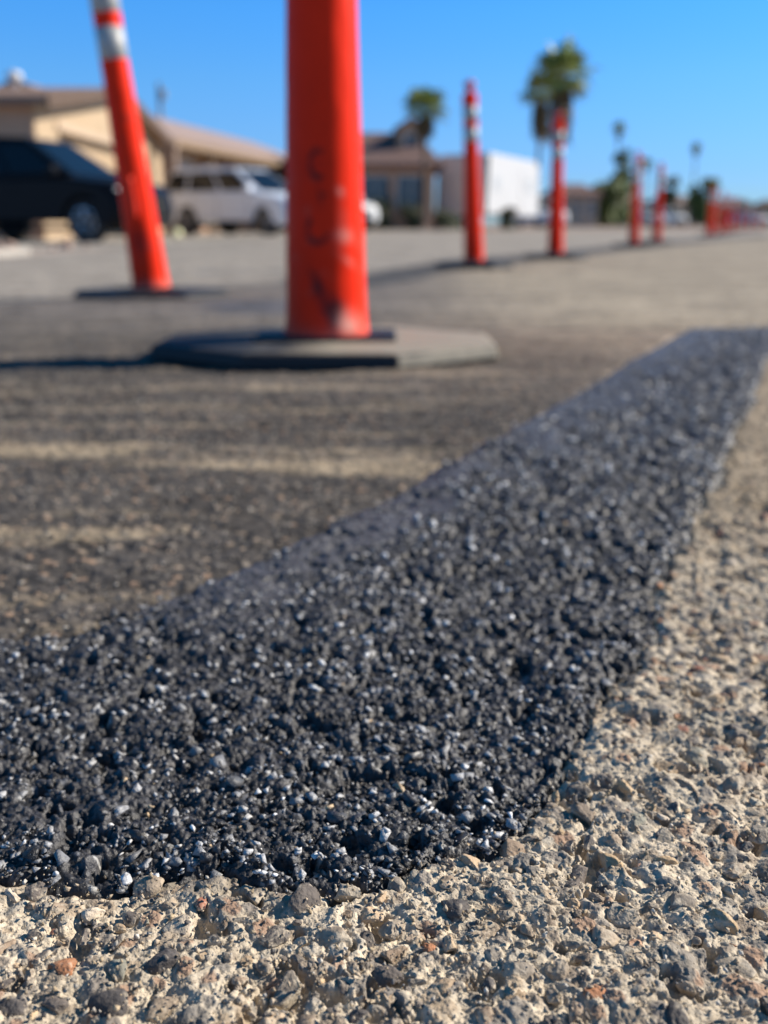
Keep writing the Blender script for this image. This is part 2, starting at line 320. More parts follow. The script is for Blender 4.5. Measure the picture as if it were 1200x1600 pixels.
# thin out overlaps
keep=[];gridh={}
for i in np.argsort(-sz):
    c=(int(x[i]//.008),int(y[i]//.008)); ok=True
    for a in (-1,0,1):
        for b in (-1,0,1):
            for j in gridh.get((c[0]+a,c[1]+b),()):
                if (x[i]-x[j])**2+(y[i]-y[j])**2<(.88*(sz[i]+sz[j])+.0004)**2: ok=False;break
            if not ok:break
        if not ok:break
    if ok: keep.append(i); gridh.setdefault(c,[]).append(i)
keep=np.array(keep); x,y,d,sz=x[keep],y[keep],d[keep],sz[keep]
pal2=np.array([(.36,.285,.20),(.21,.18,.15),(.085,.082,.085),(.44,.35,.25),(.22,.175,.135),(.36,.18,.10),(.46,.42,.36),(.12,.11,.105),(.40,.31,.20),(.30,.26,.21),(.27,.12,.085),(.24,.25,.22)])
ci=rng.choice(12,len(x),p=[.10,.17,.20,.08,.13,.03,.03,.15,.05,.03,.01,.02]); cc=pal2[ci]*np.array((1.12,1.02,.92))*(.85+.4*rng.random((len(x),1)))
z=height(x,y)+.0004-sz*.30+.0009*rng.random(len(x))
nr_=d<.30
v3=rockvar(4,14,.55,7,.16,40); v2=rockvar(3,8,.55,5,.15,60); v1=hullvar(10,9,.8,80)
A=scatter(x[nr_],y[nr_],z[nr_],sz[nr_],v3,cc[nr_],.3,2,(.47,.40,.305)); B=scatter(x[~nr_],y[~nr_],z[~nr_],sz[~nr_],v2,cc[~nr_],.3,3,(.40,.32,.215))
stuff('embedded_pebbles',(np.concatenate([A[0],B[0]]),np.concatenate([A[1],B[1]+len(A[0])]),np.concatenate([A[2],B[2]])),'stone','brown, grey and beige pebbles bedded in the worn pale concrete surface','pebbles')
# fine grit on the aggregate
x,y=field(20000,.12,.8,power=.3); sp=sdpoly(x,y,PATCH); k=(sp>.0)&(sdpoly(x,y,AGG)<0); x,y=x[k],y[k]
sz=(.00025+.0008*rng.random(len(x))**3); cc=pal2[rng.choice([0,1,3,6,8,9,3,8,0,7],len(x))]*(.8+.5*rng.random((len(x),1)))
stuff('loose_grit',scatter(x,y,height(x,y)+.0006+.0020*rng.random(len(x)),sz,v1,cc,.9,4),'stone','fine beige and grey grit lying on the pale concrete','grit',False)
# black chippings of the patch
x,y=field(120000,.15,1.85,power=.5); d=np.hypot(x,y); sp=sdpoly(x,y,PATCH)+wob(x,y)
lt=(x-pl0[0])*nr[0]+(y-pl0[1])*nr[1]
sm=(1-sst(.022,.070,lt+.07*fbm(x,y,.03,4,333)-.02*sst(.5,1.2,y)))*sst(.30,.40,y)
k=(sp<.0005)&(rng.random(len(x))<1-.86*sm)&(fbm(x,y,.014,3,340)>-.30); x,y,d,sp,sm=x[k],y[k],d[k],sp[k],sm[k]
sz=np.exp(rng.normal(math.log(.00070),.66,len(x))).clip(.0003,.0036)*(1+.5*sst(.4,1.2,d))
cl=np.array([.034,.033,.035])*(.3+1.9*rng.random((len(x),1))**1.5)
t=rng.random(len(x))+.45*fbm(x,y,.020,4,341)
g=t>.46; cl[g]=np.array([.25,.25,.255])*(.3+1.2*rng.random((g.sum(),1)))
lift=np.zeros(len(x))
g=(rng.random(len(x))<.055+.20*fbm(x,y,.022,4,342)+.10*sst(.28,.55,d)); sz[g]=(.0005+.0019*rng.random(g.sum())**2.0)*(1+.6*sst(.3,.9,d[g])); lift[g]=.0007; cl[g]=np.array([.78,.77,.76])*(.40+.65*rng.random((g.sum(),1)))*(.7+.5*rng.random((g.sum(),1)))  # near-white chips: glints of glossy facets put into the colour
g=rng.random(len(x))>.993; cl[g]=np.array([.55,.40,.24])*(.6+.6*rng.random((g.sum(),1)))
z=height(x,y)+.0009+.0009*rng.random(len(x))+(.0016*fbm(x,y,.006,4,301,.6)+.0022*fbm(x,y,.020,3,350,.55)-.0032*sst(.20,.42,fbm(x,y,.008,4,307,.6)))*(1-.6*sm)+lift
nr_=d<.42; w1=hullvar(40,9,.50,100); w2=hullvar(16,8,.55,150)
A=scatter(x[nr_],y[nr_],z[nr_],sz[nr_],w1,cl[nr_],.38,5); B=scatter(x[~nr_],y[~nr_],z[~nr_],sz[~nr_],w2,cl[~nr_],.5,6)
stuff('black_chippings',(np.concatenate([A[0],B[0]]),np.concatenate([A[1],B[1]+len(A[0])]),np.concatenate([A[2],B[2]])),'chip','glossy black and pale grey chippings, some whitened to stand in for glints, covering the fresh asphalt patch','chippings',False)
# pale grains in the old asphalt left of the strip
x,y=field(15000,.30,1.5,power=.8); k=(sdpoly(x,y,PATCH)>.002)&(sdpoly(x,y,AGG)>0)&(y<1.5); x,y=x[k],y[k]
sz=.0005+.0011*rng.random(len(x))**2; cc=np.array([(.40,.30,.21),(.16,.14,.12),(.45,.40,.33),(.10,.09,.085)])[rng.integers(0,4,len(x))]*(.7+.5*rng.random((len(x),1)))
stuff('asphalt_grains',scatter(x,y,height(x,y)+.0008,sz,v1,cc,.6,7),'stone','pale and dark worn grains in the old asphalt road beside the black patch','grains')

# ------------------------------------------------------------ mesh builder
class MB:
    def __init__(s): s.v=[];s.f=[]
    def add(s,vs,fs):
        o=len(s.v); s.v+= [tuple(v) for v in vs]; s.f+=[tuple(o+i for i in f) for f in fs]; return s
    def box(s,x0,y0,z0,x1,y1,z1):
        return s.add([(x0,y0,z0),(x1,y0,z0),(x1,y1,z0),(x0,y1,z0),(x0,y0,z1),(x1,y0,z1),(x1,y1,z1),(x0,y1,z1)],[(0,3,2,1),(4,5,6,7),(0,1,5,4),(1,2,6,5),(2,3,7,6),(3,0,4,7)])
    def lathe(s,prof,n=32,c=(0,0,0),ax='z'):
        vs=[];fs=[]
        for r,z in prof:
            for i in range(n):
                a=2*math.pi*i/n
                if ax=='z': vs.append((c[0]+r*math.cos(a),c[1]+r*math.sin(a),c[2]+z))
                else: vs.append((c[0]+r*math.cos(a),c[1]+z,c[2]+r*math.sin(a)))
        m=len(prof)
        for k in range(m-1):
            for i in range(n):
                j=(i+1)%n; q=(k*n+i,k*n+j,(k+1)*n+j,(k+1)*n+i); fs.append(q if ax=='z' else q[::-1])
        cap0=tuple(range(n));cap1=tuple((m-1)*n+i for i in range(n))
        fs.append(cap0[::-1] if ax=='z' else cap0); fs.append(cap1 if ax=='z' else cap1[::-1])
        return s.add(vs,fs)
    def prism(s,poly,y0,y1,pl='xz'):
        """polygon in x,z run from y0 to y1"""
        n=len(poly); vs=[(p[0],y0,p[1]) for p in poly]+[(p[0],y1,p[1]) for p in poly]
        if pl=='yz': vs=[(y0,p[0],p[1]) for p in poly]+[(y1,p[0],p[1]) for p in poly]
        if pl=='xy': vs=[(p[0],p[1],y0) for p in poly]+[(p[0],p[1],y1) for p in poly]
        return s.add(vs,[tuple(range(n)),tuple(range(2*n-1,n-1,-1))]+[((i+1)%n,i,n+i,n+(i+1)%n) for i in range(n)])
    def tube(s,p,q,r0,r1,n=10):
        p=Vector(p);q=Vector(q);d=(q-p).normalized();a=d.orthogonal().normalized();b=d.cross(a)
        vs=[tuple(c+(a*math.cos(t)+b*math.sin(t))*r) for c,r in((p,r0),(q,r1)) for t in [2*math.pi*i/n for i in range(n)]]
        return s.add(vs,[(i,(i+1)%n,n+(i+1)%n,n+i) for i in range(n)]+[tuple(range(n))[::-1],tuple(range(n,2*n))])
    def build(s,name,m,parent=None,bevel=0,smooth=False,seg=2):
        me=bpy.data.meshes.new(name); me.from_pydata(s.v,[],s.f); me.update()
        bm=bmesh.new(); bm.from_mesh(me); bmesh.ops.recalc_face_normals(bm,faces=bm.faces); bm.to_mesh(me); bm.free()
        if smooth:
            for p in me.polygons: p.use_smooth=len(p.vertices)<8
        o=link(name,me,m,parent)
        if bevel:
            b=o.modifiers.new('b','BEVEL'); b.width=bevel; b.segments=seg; b.limit_method='ANGLE'; b.angle_limit=R(35)
        return o
# ------------------------------------------------------------ delineators
def orange_mat():
    m=mat('orange_plastic',rough=.42,noise=.07,nscale=14,attr='Col',spec=.06); b=m.node_tree.nodes['Principled BSDF']
    b.inputs['Subsurface Weight'].default_value=0; return m
ORG=orange_mat()
def base_mat():
    m=mat('dusty_rubber',(.012,.012,.014),.7,bump=.0012,bscale=90); t=m.node_tree; L=t.links; b=t.nodes['Principled BSDF']
    ge=t.nodes.new('ShaderNodeNewGeometry'); tc=t.nodes.new('ShaderNodeTexCoord')
    sx=t.nodes.new('ShaderNodeSeparateXYZ'); L.new(ge.outputs['True Normal'],sx.inputs[0]); so_=t.nodes.new('ShaderNodeSeparateXYZ'); L.new(tc.outputs['Object'],so_.inputs[0])
    n=t.nodes.new('ShaderNodeTexNoise'); n.inputs['Scale'].default_value=16; n.inputs['Detail'].default_value=7; L.new(tc.outputs['Object'],n.inputs['Vector'])
    def math_(op,a,b_,c=None):
        q=t.nodes.new('ShaderNodeMath'); q.operation=op
        for i,v in enumerate((a,b_,c)):
            if v is None: continue
            if isinstance(v,(int,float)): q.inputs[i].default_value=v
            else: L.new(v,q.inputs[i])
        return q.outputs[0]
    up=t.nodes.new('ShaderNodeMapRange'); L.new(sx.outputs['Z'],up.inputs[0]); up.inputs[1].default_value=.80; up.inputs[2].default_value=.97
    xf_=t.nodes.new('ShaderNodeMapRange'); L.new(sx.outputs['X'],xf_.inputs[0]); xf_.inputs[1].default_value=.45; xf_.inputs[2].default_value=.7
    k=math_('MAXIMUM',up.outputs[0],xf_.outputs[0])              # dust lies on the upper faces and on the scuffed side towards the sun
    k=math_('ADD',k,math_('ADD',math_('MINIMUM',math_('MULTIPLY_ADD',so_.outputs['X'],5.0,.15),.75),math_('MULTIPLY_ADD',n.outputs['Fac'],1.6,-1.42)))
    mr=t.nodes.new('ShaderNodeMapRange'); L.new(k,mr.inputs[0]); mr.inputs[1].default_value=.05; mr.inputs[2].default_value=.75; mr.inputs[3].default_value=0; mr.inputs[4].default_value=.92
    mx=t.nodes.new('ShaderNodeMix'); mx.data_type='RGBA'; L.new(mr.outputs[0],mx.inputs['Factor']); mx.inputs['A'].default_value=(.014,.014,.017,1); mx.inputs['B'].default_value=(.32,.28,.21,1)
    L.new(mx.outputs['Result'],b.inputs['Base Color']); return m
BASEM=base_mat()
def rtube(z): return .0485-.0085*min(z,.6)/.37+(.0022*math.exp(-((z)/.02)**2))
def tube_mesh(dirty,slot,seed):
    n=96; zs=np.concatenate([np.linspace(0,.55,220),np.linspace(.56,.985,60),[.992,.996]]) ; th=np.linspace(0,2*math.pi,n,endpoint=False)
    T,Zz=np.meshgrid(th,zs); r=np.array([rtube(z) for z in zs])[:,None]*np.ones(n)
    r[-1]*=.55; r[-2]*=.85
    r=r+.0006*vn(T*3,Zz*30,1.,seed)
    front=-math.pi/2; dth=(T-front+math.pi)%(2*math.pi)-math.pi
    c=np.ones(T.shape+(3,))*np.array((.93,.034,.009))
    u=dth*.046                                        # metres around, 0 faces the viewer
    if slot:
        e=np.maximum(np.abs(u-slot[0])/.009,0); f=np.abs(Zz-slot[1])/.062; q=sst(1.0,.8,np.sqrt(e**4+f**4)) if False else 1-sst(.75,1.05,(e**4+f**4)**.25)
        r=r+.010*q
        c=c*(1-q[...,None])+np.array((.90,.06,.03))*q[...,None]
        c=mixc(c,np.array((.16,.02,.02))*np.ones(c.shape),sst(0,1,1-np.abs(Zz-slot[1]+.12)/.05)*(np.abs(u)<.03)*.5)
    if dirty:
        ns=fbm(T*.046,Zz,.02,4,seed)
        def blot(u0,z0,a,b,ang=0,k=1):
            ca,sa=math.cos(ang),math.sin(ang); du=u-u0;dz=Zz-z0; return np.exp(-((du*ca+dz*sa)/a)**2-((-du*sa+dz*ca)/b)**2)*k
        dk_=blot(.002,.045,.008,.028,.35)*1.2+blot(.012,.035,.010,.022,-.2)*1.0+blot(-.008,.072,.004,.016,.5)*.7
        # faded upright lettering, too worn to read: arcs and a tick
        def arc(u0,z0,ru,rz,t0,t1,wd):
            a=np.arctan2((Zz-z0)/rz,(u-u0)/ru); rr=np.hypot((u-u0)/ru,(Zz-z0)/rz); m_=((a-t0)%(2*math.pi))<((t1-t0)%(2*math.pi)); return m_*np.exp(-((rr-1)*ru/wd)**2)
        dk_=dk_+.8*arc(-.004,.215,.010,.016,.9,5.2,.0026)+.7*arc(-.006,.136,.012,.016,2.2,6.0,.003)+.6*blot(-.002,.176,.0028,.012)+.55*blot(.004,.178,.006,.002)+.35*blot(-.003,.215,.006,.002)
        dk_=np.clip(dk_*(1+1.2*ns),0,.85); c=mixc(c,np.array((.055,.02,.022))*np.ones(c.shape),dk_)
        lt_=np.clip(blot(.030,.015,.018,.018)*.75+blot(.026,.128,.010,.008)*.5+blot(.022,.182,.004,.006,.6)*.45+blot(.03,.098,.015,.004,-.6)*.35,0,.8)*np.clip(1+1.5*ns,0.3,1.6)
        c=mixc(c,np.array((.85,.42,.32))*np.ones(c.shape),np.clip(lt_,0,.8))
        gr=np.clip(np.exp(-(Zz/.012)**2)*.4+sst(.2,.6,ns)*.25*(Zz<.2),0,1); c=mixc(c,np.array((.35,.22,.17))*np.ones(c.shape),gr*.6)
    else:
        ns=fbm(T*.046,Zz,.03,4,seed); c=mixc(c,np.array((.62,.25,.18))*np.ones(c.shape),np.exp(-(Zz/.02)**2)*.5); c=mixc(c,np.array((.3,.05,.04))*np.ones(c.shape),sst(.25,.6,ns)*.35)
    V=np.stack([r*np.cos(T),r*np.sin(T),Zz],-1).reshape(-1,3)
    i=np.arange(len(zs)*n).reshape(len(zs),n); F=np.stack([i[:-1],np.roll(i,-1,1)[:-1],np.roll(i,-1,1)[1:],i[1:]],-1).reshape(-1,4)
    return npmesh('tube',V,F,c.reshape(-1,3))
def octa(r,z,rot=0): return [(r*math.cos(R(22.5+45*i)+rot),r*math.sin(R(22.5+45*i)+rot),z) for i in range(8)]
def delineator(x,y,lean,label,dirty=0,slot=None,seed=1,rz=0,fat=1,black=False,by=.80,z0=None,detail=True,hs=.89,bz=0):
    z=float(terr(x,y)) if z0 is None else z0
    root=empty('delineator_post',(x,y,z)); tag(root,label,'delineator','orange delineator posts standing along the road')
    b=MB(); n=8; lv=[(.197,.0005),(.201,.003),(.199,.0205),(.193,.0235),(.150,.0258),(.0,.0275)]
    vs=[];fs=[]
    for (r,zz_) in lv[:-1]: vs+=octa(r/math.cos(R(22.5)),zz_,rz)
    for k in range(len(lv)-2):
        for i in range(8): fs.append((k*8+i,k*8+(i+1)%8,(k+1)*8+(i+1)%8,(k+1)*8+i))
    fs.append(tuple(range(8))[::-1]); fs.append(tuple(range(32,40)))
    b.add(vs,fs); ba=b.build('base','rubber' if black else BASEM,root,bevel=.003,seg=3); ba.scale=(1,by,1.25 if black and by==1 else .76); base_z=.030*ba.scale.z/(1.25 if by==1 else 1.0)
    if detail:
        g=MB(); g.box(-.083,-.07,.0250,.083,.07,.0320); g.build('flange','rubber',ba,bevel=.002)
    up=empty('hold',(0,0,0)); bpy.data.objects.remove(up)
    Rm=Matrix.Rotation(R(lean[0]),4,'Y')@Matrix.Rotation(R(lean[1]),4,'X')
    def place(o): o.matrix_local=Matrix.Translation((0,0,base_z))@Rm@Matrix.Diagonal((fat,fat,hs,1))
    t=link('tube',tube_mesh(dirty,slot,seed),ORG,root); place(t)
    for z0_,z1_ in ((.715+bz,.80+bz),(.835+bz,.920+bz)):
        m=MB(); m.lathe([(rtube(.6)-.0012,z0_),(rtube(.6)+.0006,z0_+.001),(rtube(.6)+.0006,z1_-.001),(rtube(.6)-.0012,z1_)],64); o=m.build('reflective_band','white',root,smooth=True); place(o)
    m=MB(); m.lathe([(.018,.990),(.016,1.005),(.015,1.018),(.022,1.026),(.027,1.038),(.027,1.048),(.021,1.06),(.008,1.066)],32); o=m.build('grip_knob','knob',root,smooth=True); place(o)
    return root
x1,y1=at(512,1.183); delineator(-.0690,1.172,(0,0),'scuffed nearest orange delineator on a dusty octagonal base, cut off by the frame top',dirty=1,seed=3,z0=.0,by=.74)
def pd(px,dep): return (px-600)/1500*dep,(dep-.25*sP)/cP
xx,yy=pd(240,2.60); delineator(xx,yy,(-5.6,0),'leftmost orange delineator, leaning left in front of the black car',slot=(.0,.26),seed=9,bz=-.085,black=True,by=.8,rz=.2)
specs=[(740,5.15,-3.0,'thin orange delineator with a dark red knob, standing before the corner of the white trailer'),
 (867,6.5,-1.6,'orange delineator below the two tall palms, right of the white trailer'),
 (989,9.9,-.8,'orange delineator in front of the dark green tree under a far palm'),
 (1025,11.7,-.6,'orange delineator right beside the one before the dark green tree, slightly shorter'),
 (1106,18.4,.6,'nearest delineator of the far cluster, a hair left of the others'),
 (1113,19.8,0,'orange delineator second from the left in the far cluster'),
 (1125,21.8,.5,'orange delineator third from the left in the far cluster, before the green tree edge'),
 (1134,24.6,.4,'orange delineator of the far cluster with its top just above the distant roofs'),
 (1143,27,0,'orange delineator in the middle of the far cluster, half hidden among the others'),
 (1156,32,-1,'orange delineator of the far cluster standing before the low dark hedge'),
 (1170,37,0,'small far orange delineator, last but one in the far cluster'),
 (1186,43,0,'smallest and farthest orange delineator, at the right edge of the photo')]
for i,(px,dep,le,lab) in enumerate(specs):
    xx,yy=pd(px,dep); delineator(xx,yy,(le,0),lab,seed=20+i,rz=.1*i,detail=i<4,by=1.0,black=True,hs=.84,bz=.0,fat=1.1)
# ------------------------------------------------------------ kerb, driveways
def strip_mesh(name,pts,wd,h,m):
    b=MB()
    for (x0,y0),(x1,y1) in zip(pts[:-1],pts[1:]):
        z0,z1=float(terr(x0,y0)),float(terr(x1,y1))
        b.add([(x0,y0,z0-.05),(x0-wd,y0,z0-.05),(x0-wd,y0,z0+h),(x0-.03,y0,z0+h),(x1,y1,z1-.05),(x1-wd,y1,z1-.05),(x1-wd,y1,z1+h),(x1-.03,y1,z1+h)],[(0,3,2,1),(4,5,6,7),(0,4,7,3),(3,7,6,2),(2,6,5,1)])
    return tag(b.build(name,m),kind='structure')
strip_mesh('kerb',[(-3.3+.12*(y-10),y) for y in np.linspace(6,9.5,6)],.15,.06,'kerb')
dv=MB()
for (y0,y1) in ((12.4,18.6),(20.5,30)):
    ny=int((y1-y0)/.5)
    for i in range(ny):
        ya=y0+(y1-y0)*i/ny; yb=y0+(y1-y0)*(i+1)/ny
        for j in range(6):
            xa=-9+j*6/6-.0; xb=xa+1
            f=lambda X_,Y_: (X_+(.12*(Y_-10) if 1 else 0),Y_,float(terr(X_+.12*(Y_-10),Y_))+.012)
            dv.add([f(xa,ya),f(xb,ya),f(xb,yb),f(xa,yb)],[(0,1,2,3)])
tag(dv.build('driveway','drive'),kind='structure')
# ------------------------------------------------------------ cars
def car(x,y,rz,z,paint,L,W,H,label,roof=None,wb=2.6,wr=.33,suv=True,simple=False):
    """local: +x is forward, origin under the middle of the wheelbase"""
    root=empty('parked_car',(x,y,z),rz); tag(root,label,'car')
    fo=.74 if suv else .85; ro=L-wb-fo; xf=wb/2; xr=-wb/2; F_=xf+fo; B_=xr-ro
    sill=.24; belt=H*.60; hood=H*.555
    def arch(cx,n=9): return [(cx+(wr+.06)*math.cos(math.pi*i/n),max(sill,wr+(wr+.06)*math.sin(math.pi*i/n))) for i in range(n+1)]
    out=[(F_-.03,.32),(F_,.55),(F_-.06,hood-.12),(F_-.20,hood-.02),(xf+.10,hood+.05),(xf-.25,belt+.03),(B_+.08,belt+.04),(B_,belt-.10),(B_,.55),(B_+.05,.34)]
    bot=[(B_+.10,sill)]+arch(xr)[::-1]+arch(xf)[::-1]+[(F_-.12,sill)]
    prof=out+bot
    # lower body: middle slab plus side slabs slightly tucked in at the sill and shoulders
    m=MB(); n=len(prof)
    secs=[(-W/2+.06,.97,.03),(-W/2,1,0),(-W/2+.0,1,0),(W/2,1,0),(W/2-.06,.97,.03)]
    ys=[-W/2+.10,-W/2+.02,-W/2,W/2,W/2-.02,W/2-.10]; ys=[-W/2,-W/2+.05,-W/2+.22,W/2-.22,W/2-.05,W/2]
    vs=[];fs=[]
    for yy_ in ys:
        e=max(0,abs(yy_)-(W/2-.22))/.22; pull=.10*e*e
        for (px_,pz_) in prof:
            fx=px_
            if px_>xf+.2: fx=px_-pull*2.2
            if px_<xr-.2: fx=px_+pull*1.5
            zz=pz_ if pz_<belt-.25 else pz_-pull*.5
            vs.append((fx,yy_,zz))
    for k in range(len(ys)-1):
        for i in range(n): fs.append((k*n+i,k*n+(i+1)%n,(k+1)*n+(i+1)%n,(k+1)*n+i))
    fs.append(tuple(range(n))); fs.append(tuple((len(ys)-1)*n+i for i in range(n))[::-1])
    m.add(vs,fs); body=m.build('body',paint,root,bevel=.03,smooth=True)
    # cabin
    wsb=xf-.20; wst=xf-1.12; rrt=(B_+.45 if suv else B_+1.15); rrb=(B_+.10 if suv else B_+.60); tz=H-.01; tw=W/2-.24; bw=W/2-.07
    cv=[(wsb,-bw,belt),(wsb,bw,belt),(rrb,bw,belt),(rrb,-bw,belt),(wst,-tw,tz-.05),(wst,tw,tz-.05),(rrt,tw,tz-.04),(rrt,-tw,tz-.04),((wst+rrt)/2,-tw+.04,tz),((wst+rrt)/2,tw-.04,tz)]
    c=MB(); c.add(cv,[(0,1,5,4),(2,3,7,6),(0,4,8,7,3),(1,2,6,9,5),(4,5,9,8),(8,9,6,7),(0,3,2,1)]); cab=c.build('cabin',paint,root,bevel=.05,smooth=True,seg=3)
    P=lambda a,b,c_,d,u,v: tuple(np.array(a)*(1-u)*(1-v)+np.array(b)*u*(1-v)+np.array(c_)*u*v+np.array(d)*(1-u)*v)
    def pane(name,a,b,c_,d,u0,u1,v0,v1,off):
        q=[np.array(P(a,b,c_,d,u,v)) for u,v in((u0,v0),(u1,v0),(u1,v1),(u0,v1))]; nn=np.cross(q[1]-q[0],q[3]-q[0]); nn=nn/np.linalg.norm(nn); s=off
        mm=MB(); mm.add([tuple(p+nn*s) for p in q]+[tuple(p-nn*.02) for p in q],[(0,1,2,3),(7,6,5,4),(0,4,5,1),(1,5,6,2),(2,6,7,3),(3,7,4,0)]); return mm.build(name,'glass',cab,bevel=.004)
    pane('windscreen',cv[0],cv[1],cv[5],cv[4],.07,.93,.06,.90,.012); pane('rear_window',cv[2],cv[3],cv[7],cv[6],.08,.92,.15,.88,.012)
    for sgn in (-1,1):
        a,b,c_,d=(cv[3],cv[0],cv[4],cv[7]) if sgn<0 else (cv[1],cv[2],cv[6],cv[5])
        cuts=((.03,.27),(.30,.62),(.65,.95)) if suv else ((.05,.46),(.50,.93))
        for u0,u1 in cuts: 
            if sgn>0:u0,u1=1-u1,1-u0
            pane('side_window',a,b,c_,d,u0,u1,.10,.84,.012)
        mi=MB(); mi.box(wsb-.35,sgn*(W/2+.02)-.09,belt+.02,wsb-.20,sgn*(W/2+.02)+.09,belt+.16); mi.build('mirror',paint,root,bevel=.03)
        s0=sgn*(W/2+.002)
        for xx_ in (xf-.55,xf-.55-.95,xf-.55-1.75): dl=MB(); dl.box(xx_-.006,min(s0,s0-sgn*.02),sill+.10,xx_+.006,max(s0,s0-sgn*.02),belt-.06); dl.build('door_seam','trim',body)
        for xx_ in (xf-1.35,xf-2.15):
            hd=MB(); hd.box(xx_,s0-.015,belt-.17,xx_+.17,s0+.015,belt-.135); hd.build('door_handle',paint,root,bevel=.008)
        hl=MB(); hl.box(F_-.34,sgn*(W/2-.27)-.19,hood-.24,F_-.02-.14,sgn*(W/2-.27)+.17,hood-.09); hl.build('headlight','lamp',root,bevel=.03)
        tl=MB(); tl.box(B_+.0,sgn*(W/2-.19)-.10,belt-.28,B_+.16,sgn*(W/2-.19)+.15,belt-.02); tl.build('tail_light','redlamp',root,bevel=.03)
        for cx in (xf,xr):
            yo=sgn*(W/2-.11); tr=MB(); pr=[(wr*.60,-.105),(wr*.95,-.10),(wr,-.07),(wr,.07),(wr*.95,.10),(wr*.60,.105)]
            tr.lathe(pr,28,(cx,yo,wr),'y'); wheel=tr.build('wheel','tyre',root,smooth=False,bevel=.006)
            rm=MB(); rm.lathe([(wr*.64,-.02),(wr*.64,.108),(wr*.58,.112),(wr*.56,.075),(.06,.085),(.05,.10)] if sgn>0 else [(.05,-.10),(.06,-.085),(wr*.56,-.075),(wr*.58,-.112),(wr*.64,-.108),(wr*.64,.02)],28,(cx,yo,wr),'y')
            for q in range(5):
                t=2*math.pi*q/5+.3; rm.tube((cx+.04*math.cos(t),yo+sgn*.095,wr+.04*math.sin(t)),(cx+wr*.6*math.cos(t),yo+sgn*.10,wr+wr*.6*math.sin(t)),.03,.022,6)
            rm.build('rim','rim',wheel)
    gr=MB(); gr.box(F_-.10,-.42,.42,F_+.008,.42,hood-.20); gr.build('grille','trim',root,bevel=.02)
    fb=MB(); fb.box(F_-.14,-W/2+.30,.27,F_+.02,W/2-.30,.38); fb.build('bumper','trim',root,bevel=.03)
    un=MB(); un.box(xr-.3,-W/2+.2,.18,xf+.3,W/2-.2,.26); un.build('underbody','trim',root)
    return root
def car_at(px,dep,fwd,z,wb,W,*a,**k):
    """place by the photo column of the near front wheel"""
    X_,Y_=pd(px,dep); f=Vector((fwd[0],fwd[1])).normalized(); rt=Vector((f.y,-f.x)); c=Vector((X_,Y_))-f*wb/2-rt*(W/2-.1)*1
    return car(c.x,c.y,math.atan2(f.y,f.x),z,*a,W=W,wb=wb,**k)
# driver's right flank faces the viewer when the nose points right and towards the camera
car_at(140,15.0,(.955,-.30),-.148,2.5,1.70,'blackp',4.0,H=1.66,label='black car parked at the far left in front of the cream garage',roof=None)
car_at(420,22.6,(.84,-.54),-.118,2.55,1.72,'silver',4.3,H=1.62,label='silver white hatchback parked by the tiled house, half hidden by the nearest orange post',wr=.34)
car_at(508,31,(.55,-.83),-.077,2.5,1.75,'whitep',4.3,H=1.55,label='sunlit white car almost wholly hidden by the nearest orange post, its nose just showing',suv=False)
# ------------------------------------------------------------ house 1
def roof_gable(b,x0,x1,y0,y1,ze,zr,ov=.5,t=.16):
    """ridge along x"""
    ym=(y0+y1)/2; s=(zr-ze)/(ym-y0); zo=ze-s*ov
    for sg,(ya) in ((1,y0-ov),(-1,y1+ov)):
        b.add([(x0-ov,ya,zo),(x1+ov,ya,zo),(x1+ov,ym,zr),(x0-ov,ym,zr),(x0-ov,ya,zo+t),(x1+ov,ya,zo+t),(x1+ov,ym,zr+t),(x0-ov,ym,zr+t)],[(0,1,2,3),(4,5,6,7),(0,1,5,4),(1,2,6,5),(3,0,4,7)])
def window(root,axis,c,wd,ht,z,out,wall=None):
    """axis 'x': face looks along +-x"""
    x_,y_=c; w2=wd/2; fr=MB(); g=MB(); e=.07
    def bx(m,u0,u1,z0,z1,d0,d1):
        if axis=='x': m.box(x_+min(d0*out,d1*out),y_+u0,z0,x_+max(d0*out,d1*out),y_+u1,z1)
        else: m.box(x_+u0,y_+min(d0*out,d1*out),z0,x_+u1,y_+max(d0*out,d1*out),z1)
    bx(fr,-w2-e,w2+e,z+ht,z+ht+e,-.05,.04);bx(fr,-w2-e,w2+e,z-e,z,-.05,.06);bx(fr,-w2-e,-w2,z,z+ht,-.05,.04);bx(fr,w2,w2+e,z,z+ht,-.05,.04);bx(fr,-.02,.02,z,z+ht,-.03,.035)
    f=fr.build('window','frame',root); bx(g,-w2,w2,z,z+ht,-.04,.015); g.build('pane','wing',f); return f
GZ=-.22
h=empty('garage_house',(0,0,GZ)); tag(h,'cream stucco garage house with brown tiled gable roof behind the black car','house')
b=MB(); x0,x1,y0,y1,ze,zr=-17,-6.5,19.2,30,2.50,3.30; ym=(y0+y1)/2
b.box(x0,y0,0,x1-.3,y1,ze)
